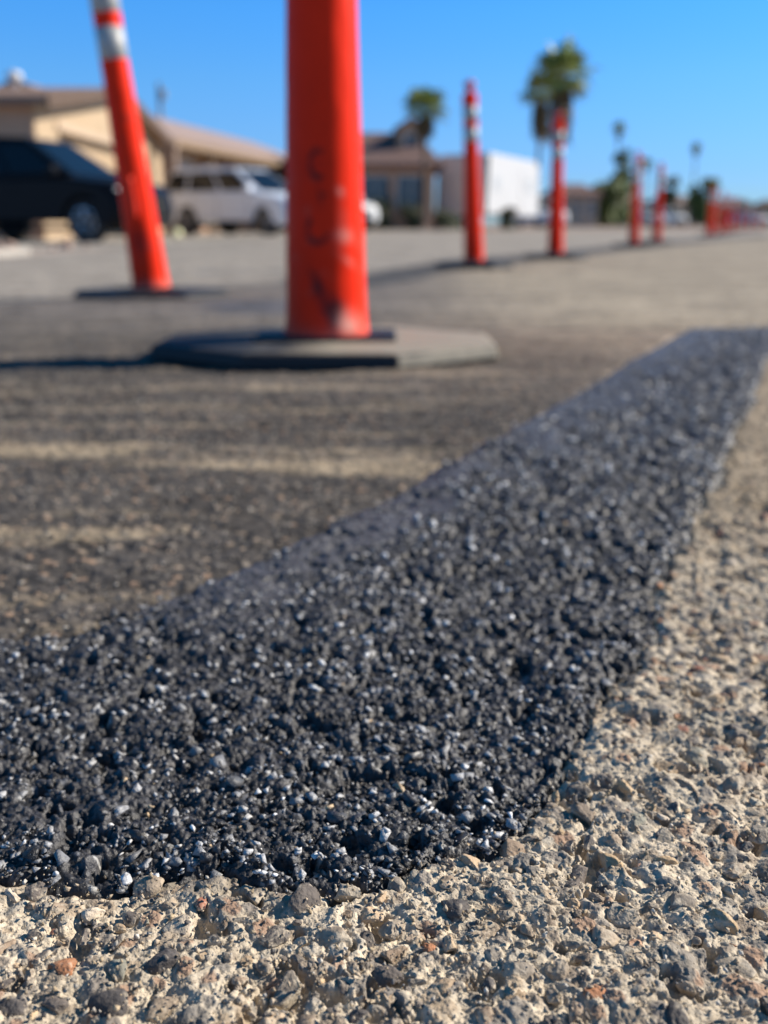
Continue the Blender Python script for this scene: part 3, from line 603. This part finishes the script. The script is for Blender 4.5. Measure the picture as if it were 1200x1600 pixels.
# front gable wall with the door opening left out
ga,gb,gt=y0+1.3,y0+6.6,2.16
b.box(x1-.3+.0,y0,0,x1,ga,ze-.001); b.box(x1-.3,gb,0,x1,y1,ze-.001); b.box(x1-.3,ga,gt,x1,gb,ze-.001)
b.prism([(y0,ze),(y1,ze),(ym,zr)],x0,x1,'yz'); b.build('wall','cream',h)
r=MB(); roof_gable(r,x0,x1,y0,y1,ze,zr,.35); rf=r.build('roof','tile_b',h)
fa=MB()
for sg,(ya,yb) in ((0,(y0-.35,ym)),(1,(y1+.35,ym))):
    s=(zr-ze)/(ym-y0); zo=ze-s*.35; fa.add([(x1+.352,ya,zo-.06),(x1+.40,ya,zo-.06),(x1+.40,yb,zr-.06),(x1+.352,yb,zr-.06),(x1+.352,ya,zo+.18),(x1+.40,ya,zo+.18),(x1+.40,yb,zr+.18),(x1+.352,yb,zr+.18)],[(0,1,2,3),(4,5,6,7),(0,1,5,4),(1,2,6,5),(2,3,7,6),(3,0,4,7)])
fa.build('fascia','fascia',rf)
v=MB(); v.lathe([(.09,0),(.09,.25),(.17,.27),(.19,.35),(.14,.43),(.04,.46)],20,(-8.5,ym-.6,zr-.02)); v.build('roof_vent','whitep',rf,smooth=True)
g=MB(); g.box(x1-.31,ga+.02,0,x1-.22,gb-.02,gt-.01)
for i in range(4): g.box(x1-.222,ga+.1,.10+i*.55,x1-.20,gb-.1,.10+i*.55+.45)
g.build('garage_door','door',h)
dt=MB(); dt.box(x1-.02,ga-.12,gt,x1+.05,gb+.12,gt+.16); dt.build('lintel','tan',h)
window(h,'y',(-9.3,19.2),1.6,1.1,1.1,-1); window(h,'y',(-12.6,19.2),1.6,1.1,1.1,-1)
sh=MB(); sh.box(-16.9,19.17,0,-6.52,19.199,2.49); sh.build('side_wall_sheet','brown',h)  # thin brown sheet laid over the cream wall on its camera side
# ------------------------------------------------------------ house 2 (local frame: +y runs along the street)
a2=math.atan2(.18,1.); h=empty('tiled_house',(-7.0,31,GZ),-a2); tag(h,'long low house with pink tiled roof and dark carport behind the silver white car','house')
b=MB(); b.box(-8,0.,0,-1.2,22,2.85); b.box(-1.2,0.,0,-.1,3.8,2.8); b.box(-1.2,9.2,0,-.1,22,2.8); b.prism([(-8,2.85),(-.1,2.85),(-4,4.3)],0.05,21.95); b.build('wall','tan',h)
r=MB()
for sg,(xa,xb) in ((0,(.75,-4)),(1,(-8.6,-4))):
    za=2.68; r.add([(xa,-.6,za),(xa,22.6,za),(xb,22.6,4.3),(xb,-.6,4.3),(xa,-.6,za+.18),(xa,22.6,za+.18),(xb,22.6,4.5),(xb,-.6,4.5)],[(0,1,2,3),(4,5,6,7),(0,1,5,4),(1,2,6,5),(2,3,7,6),(3,0,4,7)])
rf=r.build('roof','tile_p',h)
fa=MB(); fa.box(.752,-.6,2.62,.80,22.6,2.86); 
for xa in (.752,-8.6): fa.add([(xa,-.66,2.62),(xa,-.602,2.62),(-4,-.602,4.25),(-4,-.66,4.25),(xa,-.66,2.9),(xa,-.602,2.9),(-4,-.602,4.5),(-4,-.66,4.5)],[(0,1,2,3),(4,5,6,7),(0,1,5,4),(1,2,6,5),(2,3,7,6),(3,0,4,7)])
fa.build('fascia','fasciao',rf)
window(h,'x',(-.1,2.2),1.3,1.2,.95,1); window(h,'x',(-.1,11.5),1.5,1.2,.95,1); window(h,'x',(-.1,16),1.5,1.2,.95,1); window(h,'y',(-3.8,0),1.6,1.1,1.0,-1)
d=MB(); d.box(-1.18,5,0,-1.14,7.6,2.1); d.build('garage_door','brown',h)
for yy_ in (3.95,9.05):
    pz=MB(); pz.box(.2,yy_-.14,0,.48,yy_+.14,2.78); pz.build('post','fasciao',h,bevel=.01)
xx,yy=pd(272,27.5); pl=MB(); pl.box(-.2,-.2,0,.2,.2,2.38); pl.box(-.25,-.25,2.38,.25,.25,2.52); pl.box(-.26,-.26,0,.26,.26,.3)
o=pl.build('brick_pillar',mat('pillar_brown',(.24,.17,.13),.9,noise=.2,nscale=5),bevel=.01); o.location=(xx,yy,GZ); tag(o,'brown square pillar between the black car and the silver white car','pillar')
# ------------------------------------------------------------ house 3
h=empty('two_storey_house',(0,0,-.12)); tag(h,'dark roofed tan house with a raised gable, behind the short palm','house')
x0,x1,y0,y1=-3.2,2.05,41,49
b=MB(); b.box(x0,y0,0,x1,y1,2.5); b.box(.55,43.0,2.5,1.75,47,4.15); b.prism([(.55,4.15),(1.75,4.15),(1.15,4.5)],43.0,47); b.build('wall','brown',h)
r=MB(); ym=45
for ya in (y0-.5,y1+.5): r.add([(x0-.4,ya,2.4),(x1+.35,ya,2.4),(x1-.7,ym,3.95),(x0-.4,ym,3.95),(x0-.4,ya,2.56),(x1+.35,ya,2.56),(x1-.7,ym,4.1),(x0-.4,ym,4.1)],[(0,1,2,3),(4,5,6,7),(0,1,5,4),(1,2,6,5),(3,0,4,7),(2,3,7,6)])
r.add([(x1+.35,y0-.5,2.4),(x1+.35,y1+.5,2.4),(x1-.7,ym,3.95),(x1+.35,y0-.5,2.56),(x1+.35,y1+.5,2.56),(x1-.7,ym,4.1)],[(0,1,2),(3,4,5),(0,1,4,3)])
r.add([(.4,42.8,4.1),(1.15,42.8,4.55),(1.15,47.2,4.55),(.4,47.2,4.1),(1.9,42.8,4.1),(1.9,47.2,4.1)],[(0,1,2,3),(1,4,5,2)]); r.build('roof','tile_d',h)
for xx_ in (-1.9,-.35,1.1): window(h,'y',(xx_,y0),1.05,1.15,.95,-1)
window(h,'y',(1.15,43.0),.45,.6,3.2,-1); d=MB(); d.box(.15,y0-.04,0,.45,y0-.001,2.0); d.build('door','brown',h)
# ------------------------------------------------------------ trailer
u=Vector((2.96,5)).normalized(); X_,Y_=pd(757,42); L_=6.2; Wd=2.45
t=empty('travel_trailer',(X_,Y_,-.12),math.atan2(u.y,u.x)); tag(t,'large white travel trailer with a shaded grey end and sunlit side, parked beyond the delineators','trailer')
b=MB(); wy=Wd
b.prism([(0,.62),(.0,.75),(.22,3.05),(.45,3.22),(L_-.5,3.10),(L_-.15,2.9),(L_,.75),(L_-.1,.62),(3.65,.62),(3.45,.98),(2.15,.98),(1.95,.62)],0,wy); b.build('body','rv',t,bevel=.05)
e=MB(); e.prism([(-.02,.66),(.20,3.08),(.27,3.08),(.05,.66)],-.025,.03); e.box(.05,-.02,.66,1.9,.0-.001,.72); e.build('edge_trim','trim',t)
for xx_ in (2.45,3.15):
    for yy_ in (.16,wy-.16):
        q=MB(); q.lathe([(.2,-.1),(.31,-.1),(.34,-.07),(.34,.07),(.31,.1),(.2,.1)],24,(xx_,yy_,.34),'y'); wl=q.build('wheel','tyre',t); q=MB(); q.lathe([(.2,-.104),(.2,.104)],16,(xx_,yy_,.34),'y'); q.build('rim','rim',wl)
for (a,bb,z0,z1) in ((.9,1.5,1.7,2.3),(4.6,5.4,1.7,2.3)):
    q=MB(); q.box(a,-.02,z0,bb,-.001,z1); q.build('window',mat('shade_glass',(.55,.56,.56),.2),t)
q=MB(); q.box(3.9,-.02,.75,4.45,-.001,2.6); q.build('door','rv',t,bevel=.01)
q=MB(); q.tube((-.0,wy/2,.55),(-1.1,wy/2,.5),.05,.05); q.tube((-.9,wy/2,.5),(-.9,wy/2,0),.035,.035); q.build('hitch','grey',t)
q=MB(); q.box(2.2,wy/2-.3,3.1,3.0,wy/2+.3,3.36); q.build('roof_vent','rv',t,bevel=.05)
# ------------------------------------------------------------ plants
def frond_fan(b,o,d,size,rnd,n=13):
    d=Vector(d).normalized(); side=d.cross(Vector((0,0,1)));
    if side.length<.05: side=Vector((1,0,0))
    side.normalize(); up=side.cross(d)
    tip=Vector(o)+d*size*.45
    b.tube(o,tip,.012*size+.004,.008*size+.002,4)
    for i in range(n):
        a=R(-105+210*i/(n-1)); v=(d*math.cos(a)+side*math.sin(a)+up*(.12*rnd.random())).normalized(); ln=size*(.62-.12*abs(math.sin(a)))*(.85+.3*rnd.random())
        w=v.cross(up).normalized()*size*.055; m_=tip+v*ln*.6; e=tip+v*ln+Vector((0,0,-.16*size*(.6+.6*rnd.random())))
        b.add([tuple(tip),tuple(m_+w),tuple(e),tuple(m_-w)],[(0,1,2,3)])
def palm(px,dep,ztop,rad_,label,skirt=1,seed=0,lo=-.45,n=46,zb=-.15,tr=.16):
    rnd=random.Random(seed); x_,y_=(px-600)/1500*dep,(dep+ztop*sP)/cP
    x_=(px-600)/1500*(y_*cP-(ztop-CAMH)*sP)
    root=empty('palm_tree',(x_,y_,zb)); tag(root,label,'palm tree','palm trees beyond the road')
    H=ztop-zb; b=MB(); k=max(6,int(H/.5)); pr=[]
    for i in range(k+1):
        z=H*i/k; pr+= [(tr*(1.35-.5*min(1,z/H*2)) ,z),(tr*(1.28-.5*min(1,z/H*2)),z+H/k*.5)]
    b.lathe(pr[:-1],12); b.build('trunk','bark',root,smooth=True)
    c=MB()
    for i in range(n):
        a=rnd.random()*6.283; el=math.asin(rnd.uniform(lo,.98)); d=(math.cos(a)*math.cos(el),math.sin(a)*math.cos(el),math.sin(el)); frond_fan(c,(0,0,H),d,rad_*(.75+.4*rnd.random()),rnd,11)
    c.build('crown','frond',root)
    if skirt:
        s=MB()
        for i in range(36):
            a=rnd.random()*6.283; el=-1.0-.45*rnd.random(); d=(math.cos(a)*math.cos(el),math.sin(a)*math.cos(el),math.sin(el)); frond_fan(s,(0,0,H-rnd.random()*rad_*.9*skirt),d,rad_*.72,rnd,8)
        s.build('dead_skirt','skirt',root)
def ztop(py,dep): return CAMH+(350-py)/1500*dep*1.03
palm(664,37,ztop(182,37),1.05,'short palm with a loose round crown in front of the dark roofed house',skirt=.4,seed=2,n=34,tr=.11)
palm(880,72,ztop(134,72),2.75,'taller of the two big palms with shaggy crowns, on the right of the pair',skirt=1.3,seed=3,lo=-.55,n=40,tr=.2)
palm(846,78,ztop(160,78),2.2,'slightly lower big palm on the left of the pair, crown touching its neighbour',skirt=1.3,seed=4,lo=-.55,n=34,tr=.17)
palm(968,160,ztop(211,160),1.5,'thin far palm standing above the dark green tree',skirt=.5,seed=5,n=34,tr=.18)
palm(1011,190,ztop(262,190),1.5,'faint low far palm between two orange delineators',skirt=.5,seed=6,n=34,tr=.18)
palm(1088,215,ztop(241,215),1.6,'faint thin far palm standing above the small tree left of the far cluster',skirt=.4,seed=7,n=34,tr=.18)
def tree(px,dep,ht,wd,label,m='leaf',seed=0,n=4200,zb=-.15,cone=.5,name='leafy_tree',cat='tree',leaf=.20,group='green trees beyond the road'):
    rnd=random.Random(seed); x_,y_=pd(px,dep); root=empty(name,(x_,y_,zb)); tag(root,label,cat,group)
    t=MB(); t.lathe([(.16*ht/6,0),(.11*ht/6,ht*.3),(.07*ht/6,ht*.55)],10)
    for i in range(6):
        a=i*1.05+rnd.random(); t.tube((0,0,ht*(.2+.06*i)),(math.cos(a)*wd*.33,math.sin(a)*wd*.33,ht*(.38+.08*i)),.05*ht/6,.02*ht/6,6)
    t.build('trunk','bark',root)
    cl=[]
    for i in range(26):
        z=ht*(.14+.82*rnd.random()); rr=wd/2*(1-cone*(z/ht))*(1-.25*rnd.random()); a=rnd.random()*6.283; q=rr*math.sqrt(rnd.random())*.8; cl.append((math.cos(a)*q,math.sin(a)*q,z,rr*(.25+.25*rnd.random())))
    c=MB()
    for i in range(n):
        k=cl[rnd.randrange(len(cl))]; v=Vector((rnd.gauss(0,1),rnd.gauss(0,1),rnd.gauss(0,1))).normalized()*k[3]*(.55+.5*rnd.random()); p=Vector(k[:3])+v; p.z=max(.1,p.z)
        a=Vector((rnd.gauss(0,1),rnd.gauss(0,1),rnd.gauss(0,.6))).normalized()*leaf; bb=a.orthogonal().normalized()*leaf*.5; c.add([p-a,p+bb,p+a,p-bb],[(0,1,2,3)])
    c.build('crown',m,root)
tree(966,86,7.0,5.4,'tall pointed dark green tree behind the pair of middle delineators',seed=1,m='leaf',cone=.75)
tree(950,84,3.6,4.4,'low bushy green tree at the left foot of the pointed tree',seed=2,m='leaf',cone=.3)
tree(1044,110,5.6,3.6,'narrow dim green tree right of the second middle delineator',seed=3,m='leafd',cone=.5)
tree(1094,98,4.8,5.4,'rounded dark green tree just left of the far delineator cluster',seed=4,m='leaf',cone=.45)
for i,(px,dep,ht,wd,lab) in enumerate([(595,38.5,1.15,1.6,'low dark shrub at the foot of the dark roofed house, nearest the white car'),(640,38.5,1.0,1.3,'low dark shrub under the short palm, before the dark roofed house'),(690,40,.75,1.8,'dark shrub at the shaded end of the white trailer'),(792,41,.95,.8,'small round shrub before the sunlit side of the white trailer'),(1150,120,2.6,7,'long low dark hedge behind the far delineator cluster'),(1205,120,2.6,7,'low dark hedge at the right edge beyond the far cluster')]):
    tree(px,dep,ht,wd,lab,m='leafd',seed=20+i,n=1400 if i<4 else 2600,name='shrub',cat='shrub',cone=.25,leaf=.08 if i<4 else .2,group='dark shrubs and hedges in front yards')
# ------------------------------------------------------------ far houses, cars, pole
def far_house(px0,px1,dep,ze,zr,wm,rm,label,wins=3):
    xa,ya=pd(px0,dep); xb,_=pd(px1,dep); w_=xb-xa; h=empty('far_house',(xa,ya,-.12)); tag(h,label,'house','low houses far down the street')
    b=MB(); b.box(0,0,0,w_,7,ze); b.build('wall',wm,h)
    r=MB(); r.add([(-.4,-.5,ze-.1),(w_+.4,-.5,ze-.1),(w_+.4,7.5,ze-.1),(-.4,7.5,ze-.1),(w_*.2,3.5,zr),(w_*.8,3.5,zr),(-.4,-.5,ze+.05),(w_+.4,-.5,ze+.05),(w_+.4,7.5,ze+.05),(-.4,7.5,ze+.05)],[(0,1,7,6),(1,2,8,7),(2,3,9,8),(3,0,6,9),(0,3,2,1),(6,7,5,4),(8,9,4,5),(7,8,5),(9,6,4)]); r.build('roof',rm,h)
    for i in range(wins): window(h,'y',(w_*(i+.5)/wins,0),w_/wins*.42,1.1,.9,-1)
far_house(868,932,78,2.5,3.5,'tan','tile_d','brown roofed house far behind the delineator under the tall palms',3)
far_house(936,1000,100,2.5,3.6,'cream','tile_b','cream far house mostly behind the pointed green tree',3)
far_house(1030,1088,112,2.5,3.6,'tan','tile_p','tan far house with pinkish roof between the green trees',3)
far_house(1104,1180,150,2.6,4.2,'brown','tile_d','dim far house with dark roof behind the far delineator cluster',3)
far_house(1186,1260,160,2.6,4.2,'tan','tile_d','far house cut off by the right edge of the photo',3)
far_house(440,556,62,2.6,3.7,'tan','tile_b','house mostly hidden behind the nearest orange post',3)
for (px,dep,f,lab) in ((845,60,(.3,-.95),'small pale car seen end on just right of the white trailer'),(1008,88,(.3,-.95),'cream far car between the two middle delineators'),(1044,95,(.3,-.95),'cream far car just right of the second middle delineator'),(1172,90,(.3,-.95),'pale far car among the far delineator cluster')):
    xx,yy=pd(px,dep); car(xx,yy,math.atan2(f[1],f[0]),-.075,'whitep',4.6,1.85,1.75 if px<1100 else 1.5,lab)
xx,yy=pd(262,58); p=MB(); p.tube((0,0,0),(0,0,8.2),.14,.10,12); up=empty('utility_pole',(xx,yy,-.2)); tag(up,'thin grey utility pole rising behind the pink tiled house','pole'); p.build('pole','wood',up); q=MB(); q.lathe([(.10,0),(.16,.03),(.16,.5),(.10,.53)],14,(.24,0,7.3)); q.build('transformer','grey',up)
xx,yy=pd(277,15.5); gl=empty('highlight_ball',(xx,yy,float(terr(xx,yy)))); tag(gl,'small pale yellow ball standing in for a bright highlight at the foot of the brown pillar','ball')  # invented ball on a stake, stands in for a blurred bright highlight
q=MB(); q.lathe([(.012,0),(.012,.06)],12); q.build('stake','grey',gl); q=MB(); q.lathe([(.02,.06),(.06,.075),(.085,.11),(.085,.15),(.06,.19),(.02,.205)],20); q.build('globe','yellow',gl,smooth=True)
# yard rocks along the left edge of the street
rr=rockvar(2,5,.7,3,.25,200)
for i in range(12):
    px=random.uniform(-60,200); dep=random.uniform(9.4,12.5); xx,yy=pd(px,dep); 
    if i%3==2: xx,yy=pd(random.uniform(575,700),random.uniform(30,36))
    s=random.uniform(.05,.13); P,T,_=rr[i%5]; me=npmesh('yard_rock',P*s,T,None,True); o=link('yard_rock',me,'rock'); o.location=(xx,yy,float(terr(xx,yy))+s*.3); o.rotation_euler=(0,0,random.random()*6)
    tag(o,'small brown rock in the gravel yard beside the black car' if i%3!=2 else 'small brown rock on the ground before the dark roofed house','rock','brown rocks in the gravel yard at left' if i%3!=2 else 'brown rocks before the dark roofed house')
SC.render.engine='CYCLES'
